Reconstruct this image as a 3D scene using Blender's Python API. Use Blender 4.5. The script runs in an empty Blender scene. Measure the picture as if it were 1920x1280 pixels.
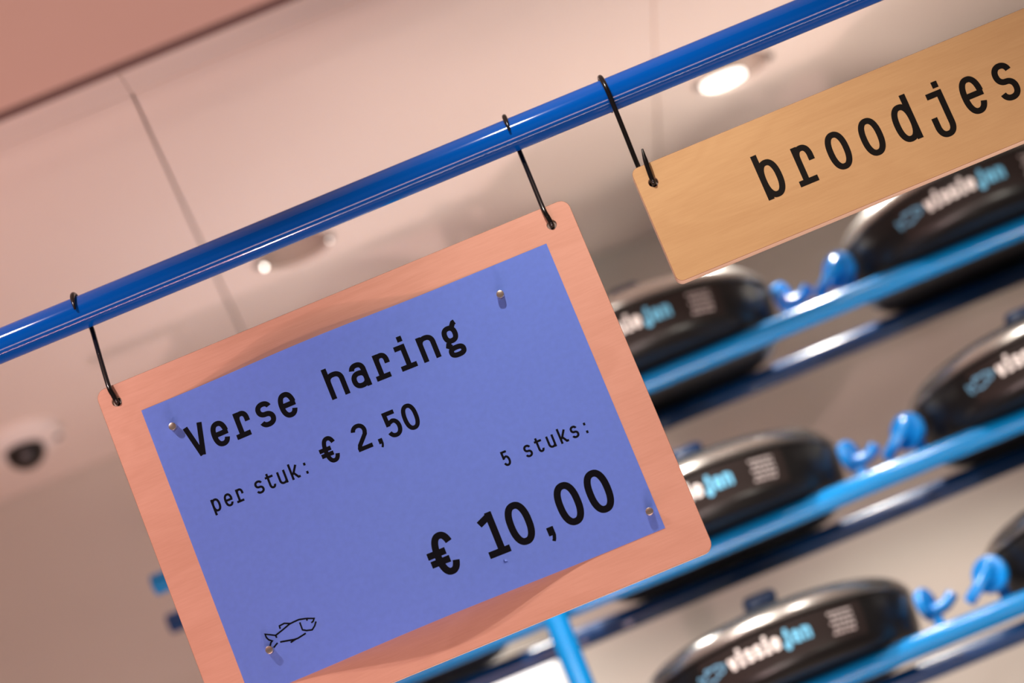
import bpy, bmesh, math, random
from mathutils import Vector, Matrix
from math import sin, cos, pi, radians

scene = bpy.context.scene
COL = scene.collection

# ------------------------------------------------------------------ camera
PITCH, ROLL = radians(20.0), radians(22.4)
FWD = Vector((0, cos(PITCH), sin(PITCH)))
RGT = Vector((1, 0, 0))
UPV = Vector((0, -sin(PITCH), cos(PITCH)))
cam = bpy.data.cameras.new('camera')
cam.sensor_width = 36.0
cam.lens = 36.0 * 5000.0 / 1920.0
cam.clip_start = 0.05
cam.dof.use_dof = True
cam.dof.focus_distance = 1.80
cam.dof.aperture_fstop = 3.2
camo = bpy.data.objects.new('camera', cam)
COL.objects.link(camo)
cx = RGT * cos(ROLL) - UPV * sin(ROLL)
cy = RGT * sin(ROLL) + UPV * cos(ROLL)
camo.matrix_world = Matrix((
    (cx.x, cy.x, -FWD.x, 0), (cx.y, cy.y, -FWD.y, 0),
    (cx.z, cy.z, -FWD.z, 0), (0, 0, 0, 1)))
scene.camera = camo

# ------------------------------------------------------------------ world
w = bpy.data.worlds.new('world')
scene.world = w
w.use_nodes = True
w.node_tree.nodes['Background'].inputs[0].default_value = (1.0, 0.84, 0.78, 1)
w.node_tree.nodes['Background'].inputs[1].default_value = 0.13


def light(name, kind, loc, energy, color, aim=None, **kw):
    L = bpy.data.lights.new(name, kind)
    L.energy = energy
    L.color = color
    for k, v in kw.items():
        setattr(L, k, v)
    o = bpy.data.objects.new(name, L)
    o.location = loc
    if aim is not None:
        d = Vector(aim) - Vector(loc)
        o.rotation_euler = d.to_track_quat('-Z', 'Y').to_euler()
    COL.objects.link(o)
    return o


# LED strips of the serving counter below the rail (two parallel rows)
for yy in (1.505, 1.445):
    light('counter_strip_pink', 'AREA', (-0.72, yy, -0.16), 2.0, (1.0, 0.50, 0.47),
          aim=(-0.72, yy, 1.0), shape='RECTANGLE', size=0.95, size_y=0.006)
    light('counter_strip_white', 'AREA', (0.22, yy, -0.16), 0.9, (1.0, 0.80, 0.72),
          aim=(0.22, yy, 1.0), shape='RECTANGLE', size=0.85, size_y=0.006)
# counter spotlight shining up at the signs
light('counter_spot', 'SPOT', (-0.30, 1.385, -0.95), 40, (1.0, 0.68, 0.66),
      aim=(-0.05, 1.72, 0.7), spot_size=radians(75), spot_blend=0.6, shadow_soft_size=0.012)
# soft fill added low in front of the signs, no real fixture there
light('counter_front_light', 'AREA', (0.0, 0.6, -0.55), 9.5, (1.0, 0.66, 0.58),
      aim=(0.0, 2.2, 0.9), shape='RECTANGLE', size=1.6, size_y=0.2)
# fill spots added to brighten the ceiling above the rack, no real fixtures
light('uplight', 'SPOT', (-0.85, 1.15, -0.35), 22, (1.0, 0.68, 0.60),
      aim=(-0.12, 2.33, 1.02), spot_size=radians(40), spot_blend=1.0, shadow_soft_size=0.14)
light('uplight', 'SPOT', (0.95, 1.15, -0.35), 42, (1.0, 0.93, 0.82),
      aim=(0.25, 2.40, 1.02), spot_size=radians(40), spot_blend=1.0, shadow_soft_size=0.14)
light('uplight', 'SPOT', (0.03, 1.30, -0.75), 27, (1.0, 0.86, 0.80),
      aim=(0.12, 2.44, 1.02), spot_size=radians(34), spot_blend=1.0, shadow_soft_size=0.14)
# ceiling spots in front of the signs
light('ceiling_spot', 'SPOT', (0.07, 1.335, 0.985), 15.5, (1.0, 0.89, 0.79),
      aim=(0.19, 1.78, 0.38), spot_size=radians(82), spot_blend=1.0, shadow_soft_size=0.012)
light('ceiling_spot', 'SPOT', (-0.42, 1.335, 0.985), 14, (1.0, 0.80, 0.76),
      aim=(-0.30, 1.78, 0.36), spot_size=radians(82), spot_blend=1.0, shadow_soft_size=0.012)
# ceiling spots behind the signs, aimed at the lower tiers of the rack
for xs, en in ((0.00, 27.0), (0.36, 9.0)):
    light('rack_spot', 'SPOT', (xs, 1.84, 1.0), en, (1.0, 0.96, 0.90),
          aim=(xs + 0.04, 2.25, 0.34), spot_size=radians(60), spot_blend=0.7, shadow_soft_size=0.02)

scene.view_settings.view_transform = 'Standard'
scene.view_settings.look = 'None'
scene.view_settings.exposure = 0.0
scene.view_settings.gamma = 1.0
scene.view_settings.use_curve_mapping = False


# ------------------------------------------------------------------ materials
def mat(name, color, rough=0.5, metal=0.0, spec=0.5, emit=None, estr=0.0, coat=0.0):
    m = bpy.data.materials.new(name)
    m.use_nodes = True
    b = m.node_tree.nodes['Principled BSDF']
    b.inputs['Base Color'].default_value = (*color, 1)
    b.inputs['Roughness'].default_value = rough
    b.inputs['Metallic'].default_value = metal
    b.inputs['Specular IOR Level'].default_value = spec
    b.inputs['Coat Weight'].default_value = coat
    if emit:
        b.inputs['Emission Color'].default_value = (*emit, 1)
        b.inputs['Emission Strength'].default_value = estr
    return m


def noisy(m, amount=0.06, scale=(40, 40, 40), bump=0.0, dist=0.001, detail=4):
    """vary the base colour by a little noise, optional bump"""
    nt = m.node_tree
    b = nt.nodes['Principled BSDF']
    col = tuple(b.inputs['Base Color'].default_value)
    tc = nt.nodes.new('ShaderNodeTexCoord')
    mp = nt.nodes.new('ShaderNodeMapping')
    mp.inputs['Scale'].default_value = scale
    nz = nt.nodes.new('ShaderNodeTexNoise')
    nz.inputs['Scale'].default_value = 1.0
    nz.inputs['Detail'].default_value = detail
    cr = nt.nodes.new('ShaderNodeValToRGB')
    cr.color_ramp.elements[0].position = 0.3
    cr.color_ramp.elements[1].position = 0.7
    cr.color_ramp.elements[0].color = tuple(max(0, c * (1 - amount)) for c in col[:3]) + (1,)
    cr.color_ramp.elements[1].color = tuple(min(1, c * (1 + amount)) for c in col[:3]) + (1,)
    nt.links.new(tc.outputs['Object'], mp.inputs['Vector'])
    nt.links.new(mp.outputs['Vector'], nz.inputs['Vector'])
    nt.links.new(nz.outputs['Fac'], cr.inputs['Fac'])
    nt.links.new(cr.outputs['Color'], b.inputs['Base Color'])
    if bump:
        bp = nt.nodes.new('ShaderNodeBump')
        bp.inputs['Strength'].default_value = bump
        bp.inputs['Distance'].default_value = dist
        nt.links.new(nz.outputs['Fac'], bp.inputs['Height'])
        nt.links.new(bp.outputs['Normal'], b.inputs['Normal'])
    return m


def wood(name, base, dark, offset=(0, 0, 0)):
    m = bpy.data.materials.new(name)
    m.use_nodes = True
    nt = m.node_tree
    b = nt.nodes['Principled BSDF']
    b.inputs['Roughness'].default_value = 0.5
    b.inputs['Specular IOR Level'].default_value = 0.25
    tc = nt.nodes.new('ShaderNodeTexCoord')
    mp = nt.nodes.new('ShaderNodeMapping')
    mp.inputs['Location'].default_value = offset
    mp.inputs['Rotation'].default_value = (0, 0, radians(-6))
    mp.inputs['Scale'].default_value = (5, 20, 20)
    n1 = nt.nodes.new('ShaderNodeTexNoise')       # broad figure
    n1.inputs['Scale'].default_value = 1.0
    n1.inputs['Detail'].default_value = 3
    n1.inputs['Distortion'].default_value = 0.9
    mu = nt.nodes.new('ShaderNodeMath')           # growth-ring contours of the figure
    mu.operation = 'MULTIPLY'
    mu.inputs[1].default_value = 42.0
    sn = nt.nodes.new('ShaderNodeMath')
    sn.operation = 'SINE'
    mp2 = nt.nodes.new('ShaderNodeMapping')
    mp2.inputs['Scale'].default_value = (60, 900, 900)
    mp2.inputs['Rotation'].default_value = (0, 0, radians(-6))
    n2 = nt.nodes.new('ShaderNodeTexNoise')       # fine fibres
    n2.inputs['Scale'].default_value = 1.0
    n2.inputs['Detail'].default_value = 4
    mr = nt.nodes.new('ShaderNodeMapRange')
    mr.inputs[1].default_value = -1
    mr.inputs[2].default_value = 1
    mr.inputs[3].default_value = 0.0
    mr.inputs[4].default_value = 0.10
    ad = nt.nodes.new('ShaderNodeMath')
    ad.operation = 'ADD'
    sc2 = nt.nodes.new('ShaderNodeMath')
    sc2.operation = 'MULTIPLY'
    sc2.inputs[1].default_value = 0.45
    ad2 = nt.nodes.new('ShaderNodeMath')
    ad2.operation = 'ADD'
    cr = nt.nodes.new('ShaderNodeValToRGB')
    cr.color_ramp.elements[0].position = 0.30
    cr.color_ramp.elements[1].position = 0.85
    cr.color_ramp.elements[0].color = (*base, 1)
    cr.color_ramp.elements[1].color = (*dark, 1)
    L = nt.links.new
    L(tc.outputs['Object'], mp.inputs['Vector'])
    L(tc.outputs['Object'], mp2.inputs['Vector'])
    L(mp.outputs['Vector'], n1.inputs['Vector'])
    L(mp2.outputs['Vector'], n2.inputs['Vector'])
    L(n1.outputs['Fac'], mu.inputs[0])
    L(mu.outputs[0], sn.inputs[0])
    L(sn.outputs[0], mr.inputs[0])
    L(mr.outputs[0], ad.inputs[0])
    L(n2.outputs['Fac'], sc2.inputs[0])
    L(sc2.outputs[0], ad.inputs[1])
    sc1 = nt.nodes.new('ShaderNodeMath')
    sc1.operation = 'MULTIPLY'
    sc1.inputs[1].default_value = 0.35
    L(n1.outputs['Fac'], sc1.inputs[0])
    L(ad.outputs[0], ad2.inputs[0])
    L(sc1.outputs[0], ad2.inputs[1])
    L(ad2.outputs[0], cr.inputs['Fac'])
    L(cr.outputs['Color'], b.inputs['Base Color'])
    return m


M = {}
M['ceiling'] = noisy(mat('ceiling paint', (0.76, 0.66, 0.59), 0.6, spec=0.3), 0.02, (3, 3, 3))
M['joint'] = mat('ceiling joint shadow filler', (0.50, 0.42, 0.37), 0.9)  # darker tone than the boards, visible in the open joints
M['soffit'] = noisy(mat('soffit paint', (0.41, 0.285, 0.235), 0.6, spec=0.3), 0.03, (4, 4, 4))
M['trim'] = mat('brown edging', (0.10, 0.055, 0.045), 0.7)
M['wall'] = noisy(mat('wall paint', (0.62, 0.58, 0.515), 0.7, spec=0.3), 0.03, (4, 4, 4))
M['floor'] = noisy(mat('floor tile', (0.42, 0.38, 0.34), 0.5), 0.08, (6, 6, 6))
M['rail'] = noisy(mat('blue lacquer', (0.0, 0.060, 0.31), 0.09, spec=0.45), 0.05, (3, 60, 60))
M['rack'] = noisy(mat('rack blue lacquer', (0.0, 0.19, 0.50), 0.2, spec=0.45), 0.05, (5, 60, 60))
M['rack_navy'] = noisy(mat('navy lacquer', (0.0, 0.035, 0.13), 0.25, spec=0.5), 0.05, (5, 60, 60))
M['hook'] = mat('black coated wire', (0.005, 0.004, 0.004), 0.22, spec=0.35)
M['wood'] = wood('birch plywood veneer', (0.50, 0.268, 0.20), (0.405, 0.20, 0.14))
M['wood2'] = wood('pale birch plywood veneer', (0.45, 0.285, 0.138), (0.37, 0.215, 0.098), (0.7, 0.3, 0))
M['edge'] = mat('burnt plywood edge', (0.22, 0.10, 0.06), 0.8)
M['ply'] = mat('plywood core', (0.62, 0.45, 0.32), 0.7)
M['paper'] = noisy(mat('blue card', (0.19, 0.32, 0.93), 0.55, spec=0.25), 0.025, (260, 260, 260))
M['ink'] = mat('black print', (0.002, 0.002, 0.004), 0.6, spec=0.06)
M['vinyl'] = mat('black vinyl', (0.005, 0.004, 0.0035), 0.5, spec=0.15)
M['magnet'] = mat('nickel plated magnet', (0.72, 0.62, 0.55), 0.28, metal=1.0)
M['pan'] = mat('black satin enamel', (0.008, 0.0075, 0.0075), 0.30, spec=0.28)
M['lid'] = mat('dark satin metal', (0.42, 0.40, 0.375), 0.27, metal=0.9, spec=0.6)
M['label'] = mat('dark label', (0.018, 0.013, 0.012), 0.45, spec=0.2)
M['white'] = mat('white print', (0.82, 0.78, 0.75), 0.6)
M['pale_blue'] = mat('light blue print', (0.13, 0.45, 0.68), 0.6)
M['grey_print'] = mat('grey print', (0.45, 0.40, 0.39), 0.6)
M['fish_blue'] = mat('dusty blue print', (0.13, 0.33, 0.50), 0.6)
M['clamp'] = mat('bright blue plastic', (0.0, 0.21, 0.62), 0.25, spec=0.6)
M['navy'] = mat('navy plastic', (0.006, 0.03, 0.10), 0.35)
M['plastic'] = mat('white plastic', (0.86, 0.80, 0.75), 0.4)
M['smoke'] = mat('smoked black dome', (0.012, 0.009, 0.008), 0.25)
M['dark_clip'] = mat('dark clip', (0.06, 0.05, 0.045), 0.6)
M['lamp_on'] = mat('lit lamp face', (0.9, 0.9, 0.9), 0.5, emit=(1.0, 0.95, 0.88), estr=3)
M['cup'] = mat('lamp reflector', (0.42, 0.33, 0.28), 0.5)
M['led'] = mat('small led', (0.9, 0.9, 0.9), 0.5, emit=(1.0, 0.94, 0.85), estr=7)  # self-lit stand-in for the glints off two small screws
M['wall_lamp'] = mat('lit opal lamp', (0.9, 0.9, 0.9), 0.5, emit=(1.0, 0.99, 0.95), estr=1.3)


# ------------------------------------------------------------------ helpers
def tag(o, label, cat, group=None):
    o['label'] = label
    o['category'] = cat
    if group:
        o['group'] = group
    return o


def struct(o):
    o['kind'] = 'structure'
    return o


def empty(name, loc=(0, 0, 0), mtx=None):
    o = bpy.data.objects.new(name, None)
    o.empty_display_size = 0.02
    COL.objects.link(o)
    if mtx is not None:
        o.matrix_world = mtx
    else:
        o.location = loc
    return o


def link(name, me, parent=None, smooth=None, mats=()):
    for m in mats:
        me.materials.append(m)
    o = bpy.data.objects.new(name, me)
    COL.objects.link(o)
    if parent is not None:
        o.parent = parent
    if smooth is not None:
        for p in me.polygons:
            p.use_smooth = True
        if smooth < 180:
            me.set_sharp_from_angle(angle=radians(smooth))
    return o


def from_bm(name, bm, mt, parent=None, smooth=None):
    bmesh.ops.recalc_face_normals(bm, faces=bm.faces)
    me = bpy.data.meshes.new(name)
    bm.to_mesh(me)
    bm.free()
    return link(name, me, parent, smooth, (mt,) if not isinstance(mt, (tuple, list)) else mt)


def add_box(bm, c, s, bevel=0.0, rot=None):
    r = bmesh.ops.create_cube(bm, size=1.0)
    vs = r['verts']
    bmesh.ops.scale(bm, vec=s, verts=vs)
    if bevel:
        es = list({e for v in vs for e in v.link_edges})
        rr = bmesh.ops.bevel(bm, geom=es, offset=bevel, segments=3, affect='EDGES', profile=0.5)
        vs = list({v for f in rr['faces'] for v in f.verts} | {v for v in vs if v.is_valid})
    if rot is not None:
        bmesh.ops.rotate(bm, cent=(0, 0, 0), matrix=rot, verts=vs)
    bmesh.ops.translate(bm, vec=c, verts=vs)
    return vs


def add_cyl(bm, p0, p1, r0, r1=None, n=24, bevel=0.0):
    """capped cylinder/cone from p0 to p1 with optional rounded rims"""
    p0, p1 = Vector(p0), Vector(p1)
    r1 = r0 if r1 is None else r1
    d = (p1 - p0)
    ln = d.length
    d.normalize()
    a = d.orthogonal().normalized()
    b = d.cross(a)
    prof = []
    if bevel:
        prof += [(0, r0 - bevel), (bevel * 0.3, r0 - bevel * 0.3), (bevel, r0)]
        prof += [(ln - bevel, r1), (ln - bevel * 0.3, r1 - bevel * 0.3), (ln, r1 - bevel)]
    else:
        prof += [(0, r0), (ln, r1)]
    rings = []
    for (h, r) in prof:
        rings.append([bm.verts.new(p0 + d * h + (a * cos(2 * pi * i / n) + b * sin(2 * pi * i / n)) * r) for i in range(n)])
    for q in range(len(rings) - 1):
        for i in range(n):
            bm.faces.new((rings[q][i], rings[q][(i + 1) % n], rings[q + 1][(i + 1) % n], rings[q + 1][i]))
    bm.faces.new(rings[0][::-1])
    bm.faces.new(rings[-1])


def sweep(bm, pts, radii, n=14):
    """round wire along a path with a radius for each point"""
    pts = [Vector(p) for p in pts]
    if not hasattr(radii, '__len__'):
        radii = [radii] * len(pts)
    tang = []
    for i in range(len(pts)):
        t = pts[min(i + 1, len(pts) - 1)] - pts[max(i - 1, 0)]
        tang.append(t.normalized())
    a = tang[0].orthogonal().normalized()
    rings = []
    for p, t, r in zip(pts, tang, radii):
        a = (a - t * a.dot(t)).normalized()
        b = t.cross(a)
        rings.append([bm.verts.new(p + (a * cos(2 * pi * i / n) + b * sin(2 * pi * i / n)) * r) for i in range(n)])
    for q in range(len(rings) - 1):
        for i in range(n):
            bm.faces.new((rings[q][i], rings[q][(i + 1) % n], rings[q + 1][(i + 1) % n], rings[q + 1][i]))
    bm.faces.new(rings[0][::-1])
    bm.faces.new(rings[-1])


def smooth_path(ctrl, per=10):
    """Catmull-Rom through control points"""
    c = [Vector(p) for p in ctrl]
    c = [c[0] * 2 - c[1]] + c + [c[-1] * 2 - c[-2]]
    out = []
    for i in range(1, len(c) - 2):
        for k in range(per):
            t = k / per
            p0, p1, p2, p3 = c[i - 1], c[i], c[i + 1], c[i + 2]
            out.append(0.5 * ((2 * p1) + (p2 - p0) * t + (2 * p0 - 5 * p1 + 4 * p2 - p3) * t * t
                              + (3 * p1 - p0 - 3 * p2 + p3) * t ** 3))
    out.append(c[-2])
    return out


def lathe(bm, prof, n=72, axis_ends=True):
    rings = []
    for (r, z) in prof:
        if r < 1e-6:
            rings.append([bm.verts.new((0, 0, z))])
        else:
            rings.append([bm.verts.new((r * cos(2 * pi * i / n), r * sin(2 * pi * i / n), z)) for i in range(n)])
    for q in range(len(rings) - 1):
        A, B = rings[q], rings[q + 1]
        for i in range(n):
            j = (i + 1) % n
            if len(A) == 1 and len(B) == 1:
                continue
            if len(A) == 1:
                bm.faces.new((A[0], B[i], B[j]))
            elif len(B) == 1:
                bm.faces.new((A[i], A[j], B[0]))
            else:
                bm.faces.new((A[i], A[j], B[j], B[i]))


def rrect(x0, y0, x1, y1, r, n=8):
    pts = []
    for (cx_, cy_, a0) in ((x1 - r, y1 - r, 0), (x0 + r, y1 - r, 90), (x0 + r, y0 + r, 180), (x1 - r, y0 + r, 270)):
        for k in range(n + 1):
            a = radians(a0 + 90 * k / n)
            pts.append((cx_ + r * cos(a), cy_ + r * sin(a)))
    return pts


def circle(cx_, cy_, r, n=32):
    return [(cx_ + r * cos(2 * pi * i / n), cy_ + r * sin(2 * pi * i / n)) for i in range(n)]


def plate_mesh(name, outer, holes, thick, bevel=0.0):
    """flat plate with holes, in local XY, centred on z = 0"""
    cu = bpy.data.curves.new(name, 'CURVE')
    cu.dimensions = '2D'
    cu.fill_mode = 'BOTH'
    cu.extrude = thick / 2 - bevel
    cu.bevel_depth = bevel
    cu.bevel_resolution = 1
    cu.offset = -bevel
    for loop in [outer] + list(holes):
        sp = cu.splines.new('POLY')
        sp.points.add(len(loop) - 1)
        for p, q in zip(sp.points, loop):
            p.co = (q[0], q[1], 0, 1)
        sp.use_cyclic_u = True
    o = bpy.data.objects.new(name, cu)
    COL.objects.link(o)
    dg = bpy.context.evaluated_depsgraph_get()
    me = bpy.data.meshes.new_from_object(o.evaluated_get(dg))
    me.name = name
    bpy.data.objects.remove(o)
    bpy.data.curves.remove(cu)
    bm = bmesh.new()
    bm.from_mesh(me)
    bmesh.ops.remove_doubles(bm, verts=bm.verts, dist=1e-6)
    bmesh.ops.recalc_face_normals(bm, faces=bm.faces)
    bm.to_mesh(me)
    bm.free()
    me.materials.clear()
    return me


# ------------------------------------------------------------------ the setting
H = 1.02            # ceiling height above the lens
WALL_Y = 2.66
SOF_Y, SOF_Z = 1.295, 0.70

bm = bmesh.new()
add_box(bm, (0, 0.7, -1.375), (6, 5.2, 0.05))
struct(from_bm('floor', bm, M['floor']))
bm = bmesh.new()
add_box(bm, (0, WALL_Y + 0.05, -0.10), (6, 0.10, 2.5))
struct(from_bm('wall_back', bm, M['wall']))

bm = bmesh.new()
add_box(bm, (0, 1.30, H + 0.145), (6, 2.9, 0.05))
ceil = struct(from_bm('ceiling', bm, M['joint']))
# ceiling boards with open joints; the joints run slightly askew to the back wall
SK = -0.0705        # skew of the joints


def sx(x0, y):
    return x0 + SK * (y - 1.92)


LAMPS = [(-0.159, 2.334), (0.2935, 2.338)]
LR = 0.0385
JX = [-2.9, -0.6415, -0.2075, 0.2445, 0.69, 2.9]
YT = 1.922          # cross joint
YB = WALL_Y - 0.002
g = 0.0011
for i in range(len(JX) - 1):
    a, b = JX[i], JX[i + 1]
    outer = [(sx(a, YT) + g, YT + g), (sx(b, YT) - g, YT + g), (sx(b, YB) - g, YB), (sx(a, YB) + g, YB)]
    holes = [circle(lx, ly, LR, 48) for (lx, ly) in LAMPS
             if sx(a, ly) + LR < lx < sx(b, ly) - LR]
    me = plate_mesh('ceiling_board', outer, holes, 0.012)
    o = link('ceiling_board', me, ceil, None, (M['ceiling'],))
    o.location = (0, 0, H + 0.006)
for (a, b) in ((-2.9, sx(JX[2], YT) - 0.0004), (sx(JX[2], YT) + 0.0004, 2.9)):
    dy = 0.0005 if a < -1 else -0.0005
    me = plate_mesh('ceiling_board', [(a, SOF_Y - 0.1), (b, SOF_Y - 0.1), (b, YT - g * 1.0 + dy), (a, YT - g * 1.0 + dy)], [], 0.012)
    o = link('ceiling_board', me, ceil, None, (M['ceiling'],))
    o.location = (0, 0, H + 0.006)
# lowered soffit towards the viewer with a brown edging
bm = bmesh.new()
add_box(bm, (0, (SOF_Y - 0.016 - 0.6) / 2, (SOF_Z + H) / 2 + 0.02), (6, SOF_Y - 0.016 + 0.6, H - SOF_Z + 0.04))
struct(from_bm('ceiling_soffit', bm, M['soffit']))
bm = bmesh.new()
add_box(bm, (0, SOF_Y - 0.008, (SOF_Z + H) / 2 + 0.021), (6, 0.0158, H - SOF_Z + 0.038), 0.001)
struct(from_bm('trim_1', bm, M['trim']))

# ------------------------------------------------------------------ signs: shared plane
TILT = radians(8.6)
S_UP = Vector((0, -sin(TILT), cos(TILT)))
S_N = Vector((0, -cos(TILT), -sin(TILT)))
S_O = Vector((-0.1017, 1.6996, 0.5639))


def sign_mtx(z=0.0):
    o = S_O + S_N * z
    return Matrix(((1, S_UP.x, S_N.x, o.x), (0, S_UP.y, S_N.y, o.y), (0, S_UP.z, S_N.z, o.z), (0, 0, 0, 1)))


def on_sign(u, v, n=0.0):
    """millimetres on the sign plane to world"""
    return S_O + RGT * (u / 1000) + S_UP * (v / 1000) + S_N * (n / 1000)


def mm(l):
    return [(a / 1000, b / 1000) for a, b in l]


def board(name, x0, y0, x1, y1, holes, thick, wmat, r=7):
    me = plate_mesh(name, mm(rrect(x0, y0, x1, y1, r)), [mm(circle(a, b, 3.3, 28)) for a, b in holes], thick / 1000, 0.00025)
    me.materials.append(wmat)
    me.materials.append(M['edge'])
    me.materials.append(M['ply'])
    for p in me.polygons:
        if abs(p.normal.z) < 0.25:
            p.material_index = 2
        elif abs(p.normal.z) < 0.95:
            p.material_index = 1
    o = bpy.data.objects.new(name, me)
    COL.objects.link(o)
    return o


B1T, B2T = 6.0, 12.0
b1 = board('wooden_sign_board', -174.3, -129.5, 173.2, 130.2, [(-162.3, 118.4), (156.9, 116.8)], B1T, M['wood'])
b1.matrix_world = sign_mtx(-B1T / 2000)
tag(b1, 'birch plywood sign board behind the blue price card', 'sign board', 'plywood signs on the rail')
b2 = board('wooden_sign_board', 220.4, 46.2, 566, 131.0, [(231.8, 117.2), (554.5, 117.2)], B2T, M['wood2'], 5)
b2.matrix_world = sign_mtx(-B2T / 2000)
tag(b2, 'narrow yellowish plywood sign reading broodjes in black', 'sign board', 'plywood signs on the rail')


# ------------------------------------------------------------------ stroke lettering
def sup(cx_, cy_, rx, ry, a0, a1, n=28, e=2.35):
    out = []
    for k in range(n + 1):
        a = radians(a0 + (a1 - a0) * k / n)
        c, s = cos(a), sin(a)
        out.append((cx_ + rx * math.copysign(abs(c) ** (2 / e), c), cy_ + ry * math.copysign(abs(s) ** (2 / e), s)))
    return out


def glyph(ch, W, X, T, A=None):
    """strokes (centre lines) of a character: W outer width, X x-height, T stroke, A cap height"""
    A = A or X * 1.25
    h = T / 2
    l, r, b, t = -W / 2 + h, W / 2 - h, h, X - h
    mx, my = 0.0, X / 2
    rx, ry = (r - l) / 2, (t - b) / 2
    S = []
    if ch in 'o':
        S.append(sup(mx, my, rx, ry, 0, 360, 56))
    elif ch == '0':
        S.append(sup(mx, A / 2, rx, (A - T) / 2, 0, 360, 56))
    elif ch == 'e':
        S.append(sup(mx, my, rx, ry, 4, 332, 52))
        S.append([(l, X * 0.50), (r + h * 0.7, X * 0.50)])
    elif ch == 's':
        uy, ly = my + ry / 2, my - ry / 2
        S.append(sup(mx, uy, rx * 0.95, ry / 2, 12, 270, 36, 2.2) + sup(mx, ly, rx, ry / 2, 90, -165, 36, 2.2)[1:])
    elif ch == 'r':
        x = -W * 0.345 + h
        S.append([(x, 0), (x, X)])
        S.append([(-W * 0.56, h), (W * 0.30, h)])
        S.append(sup((x + r) / 2, X * 0.66, (r - x) / 2, t - X * 0.66, 180, -4, 26) + [(r, X * 0.55)])
    elif ch == 'b':
        S.append([(l, 0), (l, A)])
        S.append(sup(mx, my, rx, ry, 0, 360, 56))
    elif ch == 'd':
        S.append([(r, 0), (r, A)])
        S.append(sup(mx, my, rx, ry, 0, 360, 56))
    elif ch == 'p':
        S.append([(l, -X * 0.22), (l, X)])
        S.append(sup(mx, my, rx, ry, 0, 360, 56))
    elif ch == 'a':
        S.append(sup(mx - W * 0.02, X * 0.66, rx - W * 0.02, t - X * 0.66, 165, 0, 26) + [(r - W * 0.04, X * 0.3), (r - W * 0.02, h * 0.9), (r + h * 0.8, h * 0.9)])
        S.append(sup(mx - W * 0.04, (b + X * 0.58) / 2, rx - W * 0.0, (X * 0.58 - b) / 2, 0, 360, 48))
    elif ch in 'hn':
        S.append([(l, 0), (l, A if ch == 'h' else X)])
        S.append(sup(mx, X * 0.64, rx, t - X * 0.64, 180, 0, 28) + [(r, 0)])
    elif ch == 'u':
        S.append([(l, X)] + sup(mx, X * 0.36, rx, X * 0.36 - b, 180, 360, 28))
        S.append([(r, X), (r, 0)])
    elif ch == 'i':
        x = W * 0.03
        S.append([(-W * 0.47, h), (W * 0.47, h)])
        S.append([(x, 0), (x, X)])
        S.append([(-W * 0.47, X - h), (x + h, X - h)])
        S.append([(x, X * 1.22 - h * 1.1), (x, X * 1.22 + h * 1.1)])
    elif ch == 'j':
        x = r + T * 0.15
        S.append([(l + T * 0.2, X - h), (x + h, X - h)])
        S.append([(x, X)] + sup((l + x) / 2, X * 0.10, (x - l) / 2, X * 0.30 - h * 0.2, 0, -180, 30)[0:] + [(l, X * 0.34)])
        S.append([(x - T * 0.1, X * 1.16 - h * 1.1), (x - T * 0.1, X * 1.16 + h * 1.1)])
    elif ch == 'g':
        S.append(sup(-W * 0.05, X * 0.655, rx * 0.86, X * 0.345 - h, 0, 360, 48))
        S.append([(W * 0.16, X * 0.88), (W * 0.34, X * 1.04), (W * 0.46, X * 1.06)])
        S.append([(-W * 0.28, X * 0.36), (-W * 0.36, X * 0.25), (-W * 0.2, X * 0.165)])
        S.append(sup(W * 0.02, X * -0.03, rx * 1.02, X * 0.245 - h, 0, 360, 48, 2.6))
    elif ch == 'V':
        S.append([(-W * 0.55 + h, A), (-h * 0.1, 0)])
        S.append([(W * 0.55 - h, A), (h * 0.1, 0)])
    elif ch == 't':
        x = -W * 0.17
        S.append([(x, X * 1.2)] + sup((x + r) / 2, X * 0.34, (r - x) / 2, X * 0.34 - b, 180, 350, 26))
        S.append([(-W * 0.5, X - h), (W * 0.45, X - h)])
    elif ch == 'k':
        S.append([(l, 0), (l, A)])
        S.append([(r - h * 0.3, X), (l + W * 0.2, X * 0.45)])
        S.append([(l + h * 0.6, X * 0.42), (l + W * 0.26, X * 0.46), (r - W * 0.16, h), (r + h * 0.6, h)])
        S.append([(l + W * 0.18, X * 0.5), (l + h * 0.4, X * 0.36)])
    elif ch == ':':
        for yy in (X * 0.13, X * 0.78):
            S.append([(0, yy - T * 0.62), (0, yy + T * 0.62)])
    elif ch == ',':
        S.append([(0, -T * 0.1), (0, T * 1.15)])
        S.append((0.5, [(T * 0.25, T * 0.5), (T * 0.24, -T * 0.15), (T * 0.08, -T * 0.62), (-T * 0.12, -T * 0.95)]))
    elif ch == '1':
        S.append([(0.12 * W, 0), (0.12 * W, A)])
        S.append([(-W * 0.43, h), (W * 0.45, h)])
        S.append([(0.14 * W, A - h), (-W * 0.36, A * 0.80)])
    elif ch == '2':
        q = A * 0.70
        S.append(sup(0, q, rx, A - h - q, 168, -8, 26, 2.1) + [(r - W * 0.06, A * 0.56), (l + W * 0.12, A * 0.22), (l + W * 0.03, h)])
        S.append([(l - h * 0.6, h), (r + h, h)])
        S.append([(r + h * 0.1, 0), (r + h * 0.1, A * 0.16)])
    elif ch == '5':
        S.append([(l - h * 0.4, A - h), (r - h * 0.1, A - h)])
        S.append([(l + h * 0.5, A), (l + h * 0.6, A * 0.46)])
        S.append([(l + h * 0.6, A * 0.50), (l + W * 0.16, A * 0.57)] + sup(0, (A * 0.62 + h) / 2, rx, (A * 0.62 - h) / 2, 82, -158, 34, 2.2))
    elif ch == '€':
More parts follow.
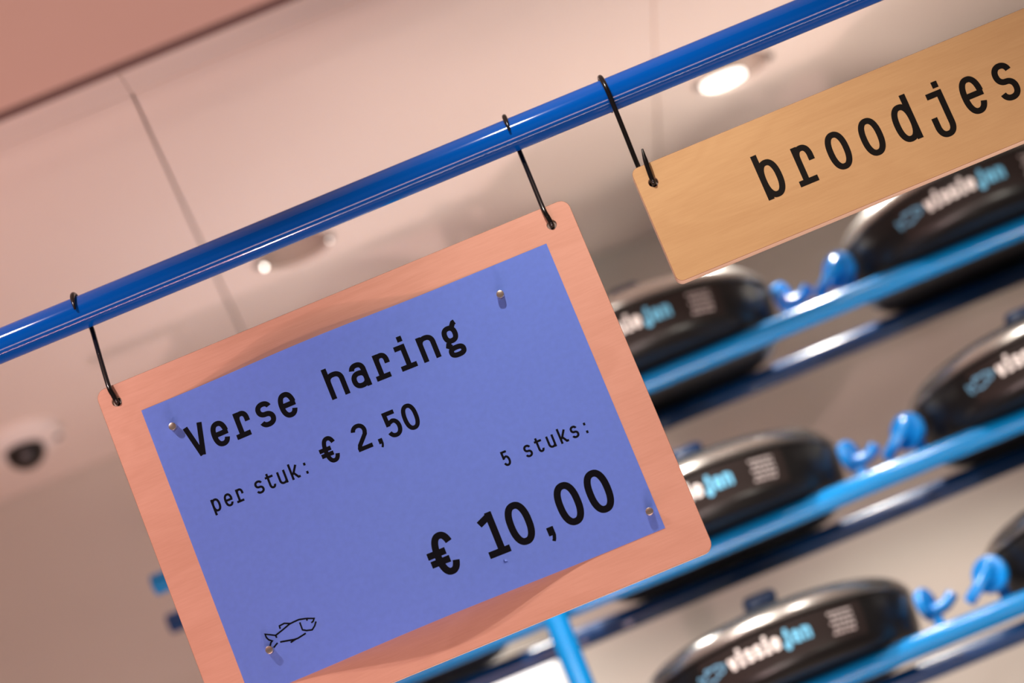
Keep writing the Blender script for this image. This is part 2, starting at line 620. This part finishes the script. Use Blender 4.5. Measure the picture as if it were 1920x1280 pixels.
        S.append(sup(W * 0.06, A / 2, rx, A / 2 - h, 28, 332, 48))
        S.append([(-W * 0.72, A * 0.56), (W * 0.10, A * 0.56)])
        S.append([(-W * 0.68, A * 0.36), (W * 0.16, A * 0.36)])
    return S


def ribbon(bm, pts, T, fn, lift):
    """flat stroke of width T along pts; fn maps (u, v, n) in mm to local coordinates"""
    p = [Vector((a, b)) for a, b in pts]
    q = [p[0]]
    for a in p[1:]:
        if (a - q[-1]).length > 1e-4:
            q.append(a)
    closed = len(q) > 6 and (q[0] - q[-1]).length < 1e-2 * T + 1e-3
    if closed:
        q = q[:-1]
    # subdivide long straights so the print follows the sheet
    n = len(q)
    L, Rr = [], []
    for i in range(n):
        if closed:
            d0, d1 = (q[i] - q[i - 1]).normalized(), (q[(i + 1) % n] - q[i]).normalized()
        else:
            d0 = (q[i] - q[i - 1]).normalized() if i else (q[1] - q[0]).normalized()
            d1 = (q[i + 1] - q[i]).normalized() if i < n - 1 else d0
        t = (d0 + d1)
        t = t.normalized() if t.length > 1e-6 else d0
        nn = Vector((-t.y, t.x))
        k = 1.0 / max(0.6, nn.dot(Vector((-d0.y, d0.x))))
        L.append(q[i] + nn * (T / 2 * k))
        Rr.append(q[i] - nn * (T / 2 * k))
    vl = [bm.verts.new(fn(a.x, a.y, lift)) for a in L]
    vr = [bm.verts.new(fn(a.x, a.y, lift)) for a in Rr]
    m = n if closed else n - 1
    for i in range(m):
        j = (i + 1) % n
        bm.faces.new((vr[i], vr[j], vl[j], vl[i]))


def write(bm, chars, base, X, T, W, fn, lift, A=None):
    """chars: list of (character, centre u[, width])"""
    k = 0
    for c in chars:
        ch, cu = c[0], c[1]
        wd = c[2] if len(c) > 2 else W
        for s in glyph(ch, wd, X, T, A):
            sw = 1.0
            if isinstance(s, tuple):
                sw, s = s
            # densify
            pts = [s[0]]
            for a, b in zip(s[:-1], s[1:]):
                d = math.hypot(b[0] - a[0], b[1] - a[1])
                m = max(1, int(d / (X * 0.35)))
                for q in range(1, m + 1):
                    pts.append((a[0] + (b[0] - a[0]) * q / m, a[1] + (b[1] - a[1]) * q / m))
            ribbon(bm, [(cu + a, base + b) for a, b in pts], T * sw, fn, lift + 0.004 * (k % 5))
            k += 1


def print_obj(name, bm, mt, parent, label=None):
    me = bpy.data.meshes.new(name)
    bm.to_mesh(me)
    bm.free()
    o = link(name, me, parent, None, (mt,))
    if label:
        o['label'] = label
    return o


# ------------------------------------------------------------------ blue price card (bowed sheet)
PX0, PX1, PY0, PY1 = -148.9, 148.6, -103.8, 106.0


def bow(u, v):
    """how far the sheet stands off the board, in mm"""
    tt = (v - PY0) / (PY1 - PY0)

    def bump(c, hw):
        x = (u - c) / hw
        return (cos(x * pi / 2) ** 2) if abs(x) < 1 else 0.0
    top = 5.2 * bump(-28, 98) * max(0, (tt - 0.45) / 0.55) ** 1.3
    bot = 8.5 * bump(-12, 118) * max(0, (0.62 - tt) / 0.62) ** 1.3
    mid = 1.2 * bump(-15, 130)
    return 0.25 + top + bot + mid


def card_pt(u, v, n):
    return (u / 1000, v / 1000, (bow(u, v) + n) / 1000)


NX, NY = 99, 70
bm = bmesh.new()
grid = []
for j in range(NY + 1):
    row = []
    for i in range(NX + 1):
        u = PX0 + (PX1 - PX0) * i / NX
        v = PY0 + (PY1 - PY0) * j / NY
        row.append(bm.verts.new(card_pt(u, v, 0)))
    grid.append(row)
for j in range(NY):
    for i in range(NX):
        bm.faces.new((grid[j][i], grid[j][i + 1], grid[j + 1][i + 1], grid[j + 1][i]))
bmesh.ops.solidify(bm, geom=bm.faces[:], thickness=0.00022)
card = from_bm('price_card', bm, M['paper'], None, 30)
card.matrix_world = sign_mtx(0)
tag(card, 'blue paper price card held on the plywood board by four magnets', 'price card')
LIFT = 0.06


def print_line(chars, base, X, T, W, A):
    """one printed character after the other on the card"""
    for c in chars:
        bm = bmesh.new()
        write(bm, [c], base, X, T, W, card_pt, LIFT, A)
        print_obj('printed_character', bm, M['ink'], card)


print_line([('V', -120.3, 12.6), ('e', -104.4), ('r', -88.0), ('s', -70.9), ('e', -54.6), ('h', -18.7, 13.2),
            ('a', -2.0), ('r', 14.3), ('i', 31.3), ('n', 47.8, 12.4), ('g', 65.2)], 61.3, 17.9, 3.55, 12.0, 21.9)
print_line([('p', -124.1), ('e', -115.2), ('r', -107.0), ('s', -92.7), ('t', -84.3), ('u', -75.9), ('k', -66.9, 6.4), (':', -58.9)],
           21.4, 9.2, 1.55, 5.9, 11.3)
print_line([('€', -39.2, 10.2), ('2', -16.7), (',', -5.4), ('5', 6.2), ('0', 19.2)], 21.6, 14.9, 2.95, 10.8, 18.6)
print_line([('5', 68.1), ('s', 83.7), ('t', 92.1), ('u', 100.4), ('k', 109.2, 6.0), ('s', 117.3), (':', 125.3)],
           -25.3, 8.7, 1.5, 5.3, 10.7)
print_line([('€', 6.4, 15.6), ('1', 41.0), ('0', 60.4), (',', 77.6), ('0', 95.6), ('0', 117.2)], -79.3, 24, 4.7, 16.9, 30.2)
FISH = [
    [(-113.91, -68.09), (-113.69, -66.06), (-110.07, -65.74), (-106.63, -67.27)],
    [(-118.2, -72.75), (-118.32, -70.97), (-124.63, -67.5), (-124.56, -69.94), (-123.7, -71.89), (-121.71, -73.51), (-122.98, -74.19), (-124.3, -76.05)],
    [(-118.32, -70.97), (-112.45, -69.3), (-106.7, -67.45), (-103.21, -67.28), (-99.97, -67.2), (-94.87, -68.58), (-90.18, -70.51), (-91.35, -71.95), (-92.96, -72.49)],
    [(-94.91, -68.68), (-95.06, -70.11)],
    [(-100.12, -69.15), (-100.19, -74.53), (-97.75, -76.02), (-94.12, -77.03), (-91.62, -75.25), (-89.68, -72.84)],
    [(-98.91, -77.46), (-105.14, -78.51), (-107.49, -78.34), (-117.12, -76.2)],
    [(-106.73, -78.46), (-110.66, -79.25)],
    [(-118.88, -76.07), (-122.44, -78.01)],
]
bm = bmesh.new()
for k, l in enumerate(FISH):
    ribbon(bm, l, 1.1, card_pt, LIFT + 0.004 * k)
print_obj('fish_drawing', bm, M['ink'], card, 'black line drawing of a fish')

# magnets
for (u, v, lab) in ((-132.3, 86.6, 'small round magnet beside the V of Verse on the blue card'),
                    (106.5, 84.7, 'small round magnet above the word haring near the card corner'),
                    (143.0, -90.1, 'small round magnet below and right of the price 10,00'),
                    (-125.2, -78.9, 'small round magnet at the tail of the drawn fish')):
    bm = bmesh.new()
    d = bow(u, v)
    add_cyl(bm, (0, 0, 0), (0, 0, 0.0052), 0.0026, None, 28, 0.00035)
    o = from_bm('magnet', bm, M['magnet'], None, 35)
    mtx = sign_mtx((d + 0.12) / 1000)
    o.matrix_world = Matrix.Translation(RGT * (u / 1000) + S_UP * (v / 1000)) @ mtx
    tag(o, lab, 'magnet', 'magnets on the price card')

# ------------------------------------------------------------------ broodjes letters (vinyl)
OFF = B2T / 2


def b2_pt(u, v, n):
    return (u / 1000, v / 1000, (OFF + n) / 1000)


for (ch, c, wd) in (('b', 306.5, 15.4), ('r', 331.1, 15.6), ('o', 355.6, 15.3), ('o', 380.0, 15.3), ('d', 404.4, 15.3),
                    ('j', 428.4, 13.6), ('e', 454.2, 15.6), ('s', 478.2, 14.6)):
    bm = bmesh.new()
    write(bm, [(ch, c, wd)], 74.6 if ch not in 'j' else 74.9, 27.6 if ch != 'j' else 26.2, 4.2, wd, b2_pt, 0.08, 33.0)
    o = print_obj('vinyl_letter', bm, M['vinyl'], b2)

# ------------------------------------------------------------------ hanging rail
RY, RZ, RR = 1.6821, 0.7522, 0.01176
rail = empty('hanging_rail', (0, RY, RZ))
tag(rail, 'glossy blue tube the plywood signs hang from', 'rail')
bm = bmesh.new()
add_cyl(bm, (-1.5, 0, 0), (1.5, 0, 0), RR, None, 64, 0.001)
from_bm('tube', bm, M['rail'], rail, 40)
for x in (-1.15, 1.15):
    bm = bmesh.new()
    add_cyl(bm, (x, 0, RR * 0.9), (x, 0, H - RZ), 0.006, None, 20)
    from_bm('hanger_rod', bm, M['rail'], rail, 40)
    bm = bmesh.new()
    add_cyl(bm, (x, 0, H - RZ - 0.006), (x, 0, H - RZ), 0.02, None, 28, 0.001)
    from_bm('ceiling_rosette', bm, M['rail'], rail, 40)

# ------------------------------------------------------------------ hooks
WR = 0.00172
rc = RR + WR + 0.0002


def arc_tube(x, a0, a1, dx=0.0, n=12):
    """points around the rail: 0 deg = towards the viewer, 90 = top, 180 = back"""
    return [Vector((x + dx * k / n, RY - rc * cos(radians(a0 + (a1 - a0) * k / n)), RZ + rc * sin(radians(a0 + (a1 - a0) * k / n)))) for k in range(n + 1)]


def sign_hook(x_top, x_bot, hole, lab):
    """hook lying over the rail, its shank coming down in front of the sign and curling through the hole"""
    hu, hv = hole
    top = arc_tube(x_top - 0.0015, -9, 205, (x_bot - x_top) * 0.35 + 0.0015, 18)
    p_front = on_sign(hu - 1.2, hv + 12, WR * 1000 + 0.6)
    ctrl = [top[-1], top[-1].lerp(p_front, 0.12) + Vector((0, 0.0012, 0)), top[-1].lerp(p_front, 0.5), p_front,
            on_sign(hu - 0.4, hv + 4.5, 2.6), on_sign(hu, hv + 0.4, 1.5), on_sign(hu, hv - 1.0, -2.0),
            on_sign(hu, hv + 0.2, -7.5), on_sign(hu, hv + 6, -9.5), on_sign(hu, hv + 10, -9.8)]
    path = top[:-1] + smooth_path(ctrl, 8)
    n = len(path)
    rad = [WR * min(1.0, 0.45 + 0.16 * i, 0.35 + 0.12 * (n - 1 - i)) for i in range(n)]
    bm = bmesh.new()
    sweep(bm, path, rad, 16)
    o = from_bm('s_hook', bm, M['hook'], None, 60)
    return tag(o, lab, 'hook', 's hooks on the rail')


sign_hook(-0.2665, -0.2643, (-162.3, 118.4), 'black wire hook at the left corner of the price sign')
sign_hook(0.0550, 0.0552, (156.9, 116.8), 'black wire hook at the right corner of the price sign')


def board2_hook(x_top, hole, lab, back=12.0):
    hu, hv = hole
    top = arc_tube(x_top, 215, -22, 0.0012, 22)
    pb = on_sign(hu - 4.2, hv + 14, -back - 2.2)
    ctrl = [top[-1], top[-1].lerp(pb, 0.15) + Vector((0, -0.0008, 0)), top[-1].lerp(pb, 0.5), pb,
            on_sign(hu - 2.2, hv + 5, -back - 3.2), on_sign(hu - 0.3, hv - 0.2, -back - 1.0), on_sign(hu, hv - 1.5, -back / 2),
            on_sign(hu - 0.1, hv - 0.6, 1.0), on_sign(hu - 0.2, hv + 4, 3.4), on_sign(hu + 0.2, hv + 11, 4.2),
            on_sign(hu + 0.9, hv + 18, 4.0), on_sign(hu + 1.7, hv + 23.5, 3.6)]
    path = top[:-1] + smooth_path(ctrl, 8)
    n = len(path)
    rad = [WR * min(1.0, 0.45 + 0.16 * i, 0.42 + 0.05 * (n - 1 - i)) for i in range(n)]
    bm = bmesh.new()
    sweep(bm, path, rad, 16)
    o = from_bm('s_hook', bm, M['hook'], None, 60)
    return tag(o, lab, 'hook', 's hooks on the rail')


board2_hook(0.1246, (231.8, 117.2), 'black wire hook carrying the broodjes sign')
h2 = board2_hook(0.4473, (554.5, 117.2), 'black wire hook at the far right end of the broodjes sign, outside the picture')

# ------------------------------------------------------------------ shelf rack on the back wall
YF, YR, TR = 2.25, 2.375, 0.0095
TIER = {'A': 0.7347, 'B': 0.5729, 'C': 0.4255}
rack = empty('shelf_rack', (0, YF, -1.35))
tag(rack, 'bright blue tube rack carrying the black tins along the back wall', 'rack')
XL, XR = -0.377, 0.95


def rtube(name, p0, p1, r=TR, m='rack', bev=0.0015):
    bm = bmesh.new()
    add_cyl(bm, Vector(p0) - Vector((0, YF, -1.35)), Vector(p1) - Vector((0, YF, -1.35)), r, None, 32, bev)
    return from_bm(name, bm, M[m], rack, 40)


for z in TIER.values():
    rtube('front_tube', (XL, YF, z), (XR, YF, z))
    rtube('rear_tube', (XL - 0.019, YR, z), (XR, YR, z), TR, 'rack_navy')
    for x in (-0.300, -0.0565, 0.75):
        rtube('cross_tube', (x, YF + 0.002, z - 0.001), (x, YR - 0.002, z - 0.001), 0.0075)
for x in (-0.0557, 0.80):
    rtube('post', (x, YF - 0.0199, -1.35), (x, YF - 0.0199, TIER['A']), 0.0103)
for x in (-0.300, 0.80):
    rtube('wall_stay', (x, YR, TIER['A']), (x, WALL_Y, TIER['A']), 0.008)

# ------------------------------------------------------------------ tins
PR = 0.1245


def prof_body():
    return [(0, 0), (0.100, 0), (0.108, 0.0008), (0.115, 0.004), (0.1192, 0.0095), (0.1222, 0.018), (0.1236, 0.028), (PR, 0.0405), (0.1225, 0.0412)]


def pr_at(z):
    pr = [(0.115, 0.004), (0.1192, 0.0095), (0.1222, 0.018), (0.1236, 0.028), (PR, 0.0405)]
    for (a, b) in zip(pr[:-1], pr[1:]):
        if a[1] <= z <= b[1]:
            return a[0] + (b[0] - a[0]) * (z - a[1]) / (b[1] - a[1])
    return PR


def pan_pt(u, v, n):
    """label coordinates in mm (u = sideways as seen, v = up) wrapped round the front of the tin"""
    rr = pr_at(v / 1000) + n / 1000
    a = u / 1000 / PR
    return (rr * sin(a), -rr * cos(a), v / 1000)


def make_pan():
    root = empty('black_tin')
    bm = bmesh.new()
    lathe(bm, prof_body(), 96)
    from_bm('body', bm, M['pan'], root, 40)
    bm = bmesh.new()
    lathe(bm, [(0.119, 0.0405), (0.1215, 0.0425), (0.1225, 0.0435), (0.1262, 0.0436), (0.1266, 0.0448), (0.1262, 0.0470), (0.1252, 0.0500), (0.1235, 0.0530), (0.1210, 0.0560), (0.1175, 0.0588),
               (0.1130, 0.0612), (0.1060, 0.0635), (0.090, 0.0660), (0.06, 0.0685), (0.03, 0.0700), (0, 0.0705)], 96)
    lid = from_bm('lid', bm, M['lid'], root, 40)
    bm = bmesh.new()
    # bar handle running front to back over the lid
    add_box(bm, (0, 0, 0.0835), (0.031, 0.105, 0.0125), 0.006)
    for yy in (-0.035, 0.035):
        add_box(bm, (0, yy, 0.0735), (0.014, 0.012, 0.014), 0.002)
    from_bm('handle', bm, M['navy'], lid, 40)['label'] = 'navy lid handle'
    # label
    bm = bmesh.new()
    n = 28
    a = [bm.verts.new(pan_pt(-78 + 156 * i / n, 10.5, 0.25)) for i in range(n + 1)]
    m_ = [bm.verts.new(pan_pt(-78 + 156 * i / n, 18.0, 0.25)) for i in range(n + 1)]
    m2 = [bm.verts.new(pan_pt(-78 + 156 * i / n, 28.0, 0.25)) for i in range(n + 1)]
    b = [bm.verts.new(pan_pt(-78 + 156 * i / n, 39.5, 0.25)) for i in range(n + 1)]
    for r0, r1 in ((a, m_), (m_, m2), (m2, b)):
        for i in range(n):
            bm.faces.new((r0[i], r0[i + 1], r1[i + 1], r1[i]))
    lab = from_bm('label', bm, M['label'], root, 180)
    X, T, W = 11.2, 3.0, 7.8
    bm = bmesh.new()
    write(bm, [('V', -46.5, 7.4), ('i', -38.5, 5), ('s', -30.5), ('s', -22), ('i', -14, 5), ('e', -6)], 20.5, X, T, W, pan_pt, 0.45, 10.0)
    print_obj('printed_text', bm, M['white'], lab, 'white letters vissie')
    bm = bmesh.new()
    write(bm, [('j', 3.2, 6.0), ('a', 12.5), ('n', 21.8)], 20.5, X, T, W, pan_pt, 0.45, 10.5)
    print_obj('printed_text', bm, M['pale_blue'], lab, 'light blue letters jan')
    bm = bmesh.new()
    fs = 0.80
    for k, l in enumerate(FISH):
        ribbon(bm, [(-68 + (a_ + 107) * fs, 26 + ((b_ + 72.5) + (a_ + 107) * 0.10) * fs * 1.05) for a_, b_ in l], 1.5, pan_pt, 0.45 + 0.004 * k)
    print_obj('fish_drawing', bm, M['fish_blue'], lab, 'dusty blue fish outline')
    bm = bmesh.new()
    random.seed(4)
    for k in range(5):
        x = 44.0 + (2 if k % 2 else 0)
        while x < 66:
            wd = random.uniform(2.0, 4.5)
            ribbon(bm, [(x, 34.0 - k * 4.3), (min(x + wd, 67), 34.0 - k * 4.3)], 1.9, pan_pt, 0.45)
            x += wd + 1.1
    print_obj('small_print', bm, M['grey_print'], lab, 'block of tiny grey print')
    # clamps at the two ends
    bm = bmesh.new()
    c = Vector((-0.1335, -0.046, 0.026))
    nv = Vector((-0.52, -0.85, 0.05)).normalized()
    add_cyl(bm, c - nv * 0.004, c + nv * 0.005, 0.0165, None, 36, 0.002)
    cl = from_bm('clamp', bm, M['clamp'], root, 40)
    bm = bmesh.new()
    q = c + nv * 0.006
    sweep(bm, smooth_path([q + Vector((0.004, 0, 0.008)), q + Vector((0, -0.004, 0.002)), q + Vector((-0.014, -0.003, -0.009)), q + Vector((-0.023, 0.004, -0.015))], 6), 0.0054, 14)
    add_cyl(bm, q, q + nv * 0.004, 0.007, None, 20, 0.001)
    from_bm('lever', bm, M['clamp'], cl, 40)
    bm = bmesh.new()
    add_box(bm, (-0.1285, -0.040, 0.0095), (0.010, 0.010, 0.019), 0.002)
    from_bm('foot', bm, M['clamp'], cl, 40)
    bm = bmesh.new()
    c = Vector((0.1315, -0.030, 0.027))
    nv = Vector((0.84, -0.54, 0.0)).normalized()
    add_cyl(bm, c - nv * 0.0035, c + nv * 0.0045, 0.0150, None, 36, 0.002)
    cr_ = from_bm('clamp', bm, M['clamp'], root, 40)
    bm = bmesh.new()
    sweep(bm, smooth_path([c + Vector((0.002, -0.004, -0.007)), c + Vector((0.010, -0.004, -0.008)), c + Vector((0.018, -0.003, -0.005)), c + Vector((0.024, -0.003, 0.000))], 6), 0.0054, 14)
    from_bm('lever', bm, M['clamp'], cr_, 40)
    bm = bmesh.new()
    add_box(bm, (0.1355, -0.030, 0.0085), (0.009, 0.010, 0.017), 0.002)
    from_bm('foot', bm, M['clamp'], cr_, 40)
    return root


def copy_tree(o, parent=None):
    c = o.copy()
    COL.objects.link(c)
    c.parent = parent
    for ch in o.children:
        copy_tree(ch, c)
    return c


PITCHX = 0.322
spots = [('A', 0.110, 1.5, 'black tin on the top tier showing between the two plywood signs'),
         ('A', 0.110 + PITCHX, -2.0, 'black tin on the top tier under the broodjes sign'),
         ('B', 0.106 - PITCHX, 0.5, 'black tin on the middle tier hidden behind the price sign'),
         ('B', 0.106, -1.0, 'black tin on the middle tier right beside the price sign edge'),
         ('B', 0.106 + PITCHX, -3.0, 'black tin on the middle tier at the right edge of the picture'),
         ('C', 0.113, 0.0, 'black tin on the lowest tier, whole label in view'),
         ('C', 0.113 + PITCHX, 2.0, 'black tin on the lowest tier cut by the right picture edge')]
proto = make_pan()
objs = [proto] + [copy_tree(proto) for _ in spots[1:]]
for o, (t, x, rz, lab) in zip(objs, spots):
    o.location = (x, (YF + YR) / 2 + 0.002, TIER[t] + TR + 0.0002)
    o.rotation_euler = (0, 0, radians(rz))
    tag(o, lab, 'tin', 'black tins on the rack')

# ------------------------------------------------------------------ ceiling downlights
for k, (lx, ly) in enumerate(LAMPS):
    root = empty('downlight', (lx, ly, H))
    bm = bmesh.new()
    n = 56
    # thin trim ring and reflector cup
    lathe(bm, [(LR + 0.0045, 0.0), (LR + 0.0045, -0.0015), (LR + 0.001, -0.003), (LR - 0.0015, -0.0015), (LR - 0.0018, 0.002)], n)
    from_bm('trim_ring', bm, M['ceiling'], root, 40)
    bm = bmesh.new()
    lathe(bm, [(LR - 0.0018, 0.002), (LR - 0.006, 0.026), (LR - 0.014, 0.040), (0, 0.042)], n)
    from_bm('reflector', bm, M['cup'], root, 60)
    for sgn in (-1, 1):
        bm = bmesh.new()
        add_box(bm, (sgn * (LR - 0.001), -0.004, 0.002), (0.006, 0.012, 0.012), 0.001)
        from_bm('spring_clip', bm, M['dark_clip'], root, 40)
    if k == 1:
        bm = bmesh.new()
        # lamp face at the far side of the cup
        add_cyl(bm, (-0.010, 0, 0.006), (-0.010, 0, 0.0005), 0.0225, 0.0220, 40, 0.001)
        bmesh.ops.scale(bm, vec=(1, 0.5, 1), verts=bm.verts)
        bmesh.ops.translate(bm, vec=(0, 0.0215, 0), verts=bm.verts)
        from_bm('lamp_face', bm, M['lamp_on'], root, 40)
        tag(root, 'lit white recessed downlight in the ceiling above the broodjes sign', 'downlight', 'recessed downlights')
        light('downlight_beam', 'SPOT', (lx, ly, H - 0.012), 16, (1.0, 0.95, 0.88), aim=(lx, ly + 0.02, 0), spot_size=radians(88), spot_blend=0.6, shadow_soft_size=0.02)
    else:
        for sgn in (-1, 1):  # glowing beads added as glints of the screws, which give no light
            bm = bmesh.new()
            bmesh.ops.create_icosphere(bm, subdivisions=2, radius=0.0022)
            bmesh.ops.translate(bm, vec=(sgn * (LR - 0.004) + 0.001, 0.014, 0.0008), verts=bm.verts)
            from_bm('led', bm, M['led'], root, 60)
        tag(root, 'recessed downlight in the ceiling just above the price sign', 'downlight', 'recessed downlights')
        light('downlight_beam', 'SPOT', (lx, ly, H - 0.012), 16, (1.0, 0.95, 0.88), aim=(lx, ly + 0.02, 0), spot_size=radians(96), spot_blend=0.6, shadow_soft_size=0.02)

# ------------------------------------------------------------------ dome camera
root = empty('dome_camera', (-0.499, 2.512, H))
bm = bmesh.new()
lathe(bm, [(0.0, 0.0), (0.044, 0.0), (0.0445, -0.004), (0.042, -0.009), (0.030, -0.013), (0.0, -0.013)], 56)
from_bm('base', bm, M['plastic'], root, 40)
bm = bmesh.new()
lathe(bm, [(0.0, -0.0125), (0.0205, -0.0125), (0.0205, -0.016)] + [(0.0205 * cos(radians(a)), -0.016 - 0.0180 * sin(radians(a))) for a in range(10, 91, 10)], 40)
from_bm('dome', bm, M['smoke'], root, 40)
bm = bmesh.new()
add_cyl(bm, (0.035, 0.006, -0.0105), (0.035, 0.006, -0.0125), 0.0042, None, 16)
from_bm('screw', bm, M['dark_clip'], root, 40)
tag(root, 'white round ceiling camera with a black dome left of the price sign', 'camera')

# ------------------------------------------------------------------ lit white wall lamp low behind the rack
root = empty('wall_lamp', (-0.142, WALL_Y, 0.643))
bm = bmesh.new()
add_box(bm, (0, -0.010, -0.04), (0.13, 0.02, 0.09), 0.006)
from_bm('base', bm, M['plastic'], root, 40)
bm = bmesh.new()
add_box(bm, (0, -0.030, -0.04), (0.122, 0.022, 0.082), 0.009)
from_bm('diffuser', bm, M['wall_lamp'], root, 40)
tag(root, 'glowing white wall lamp behind the rack left of the blue post', 'lamp')
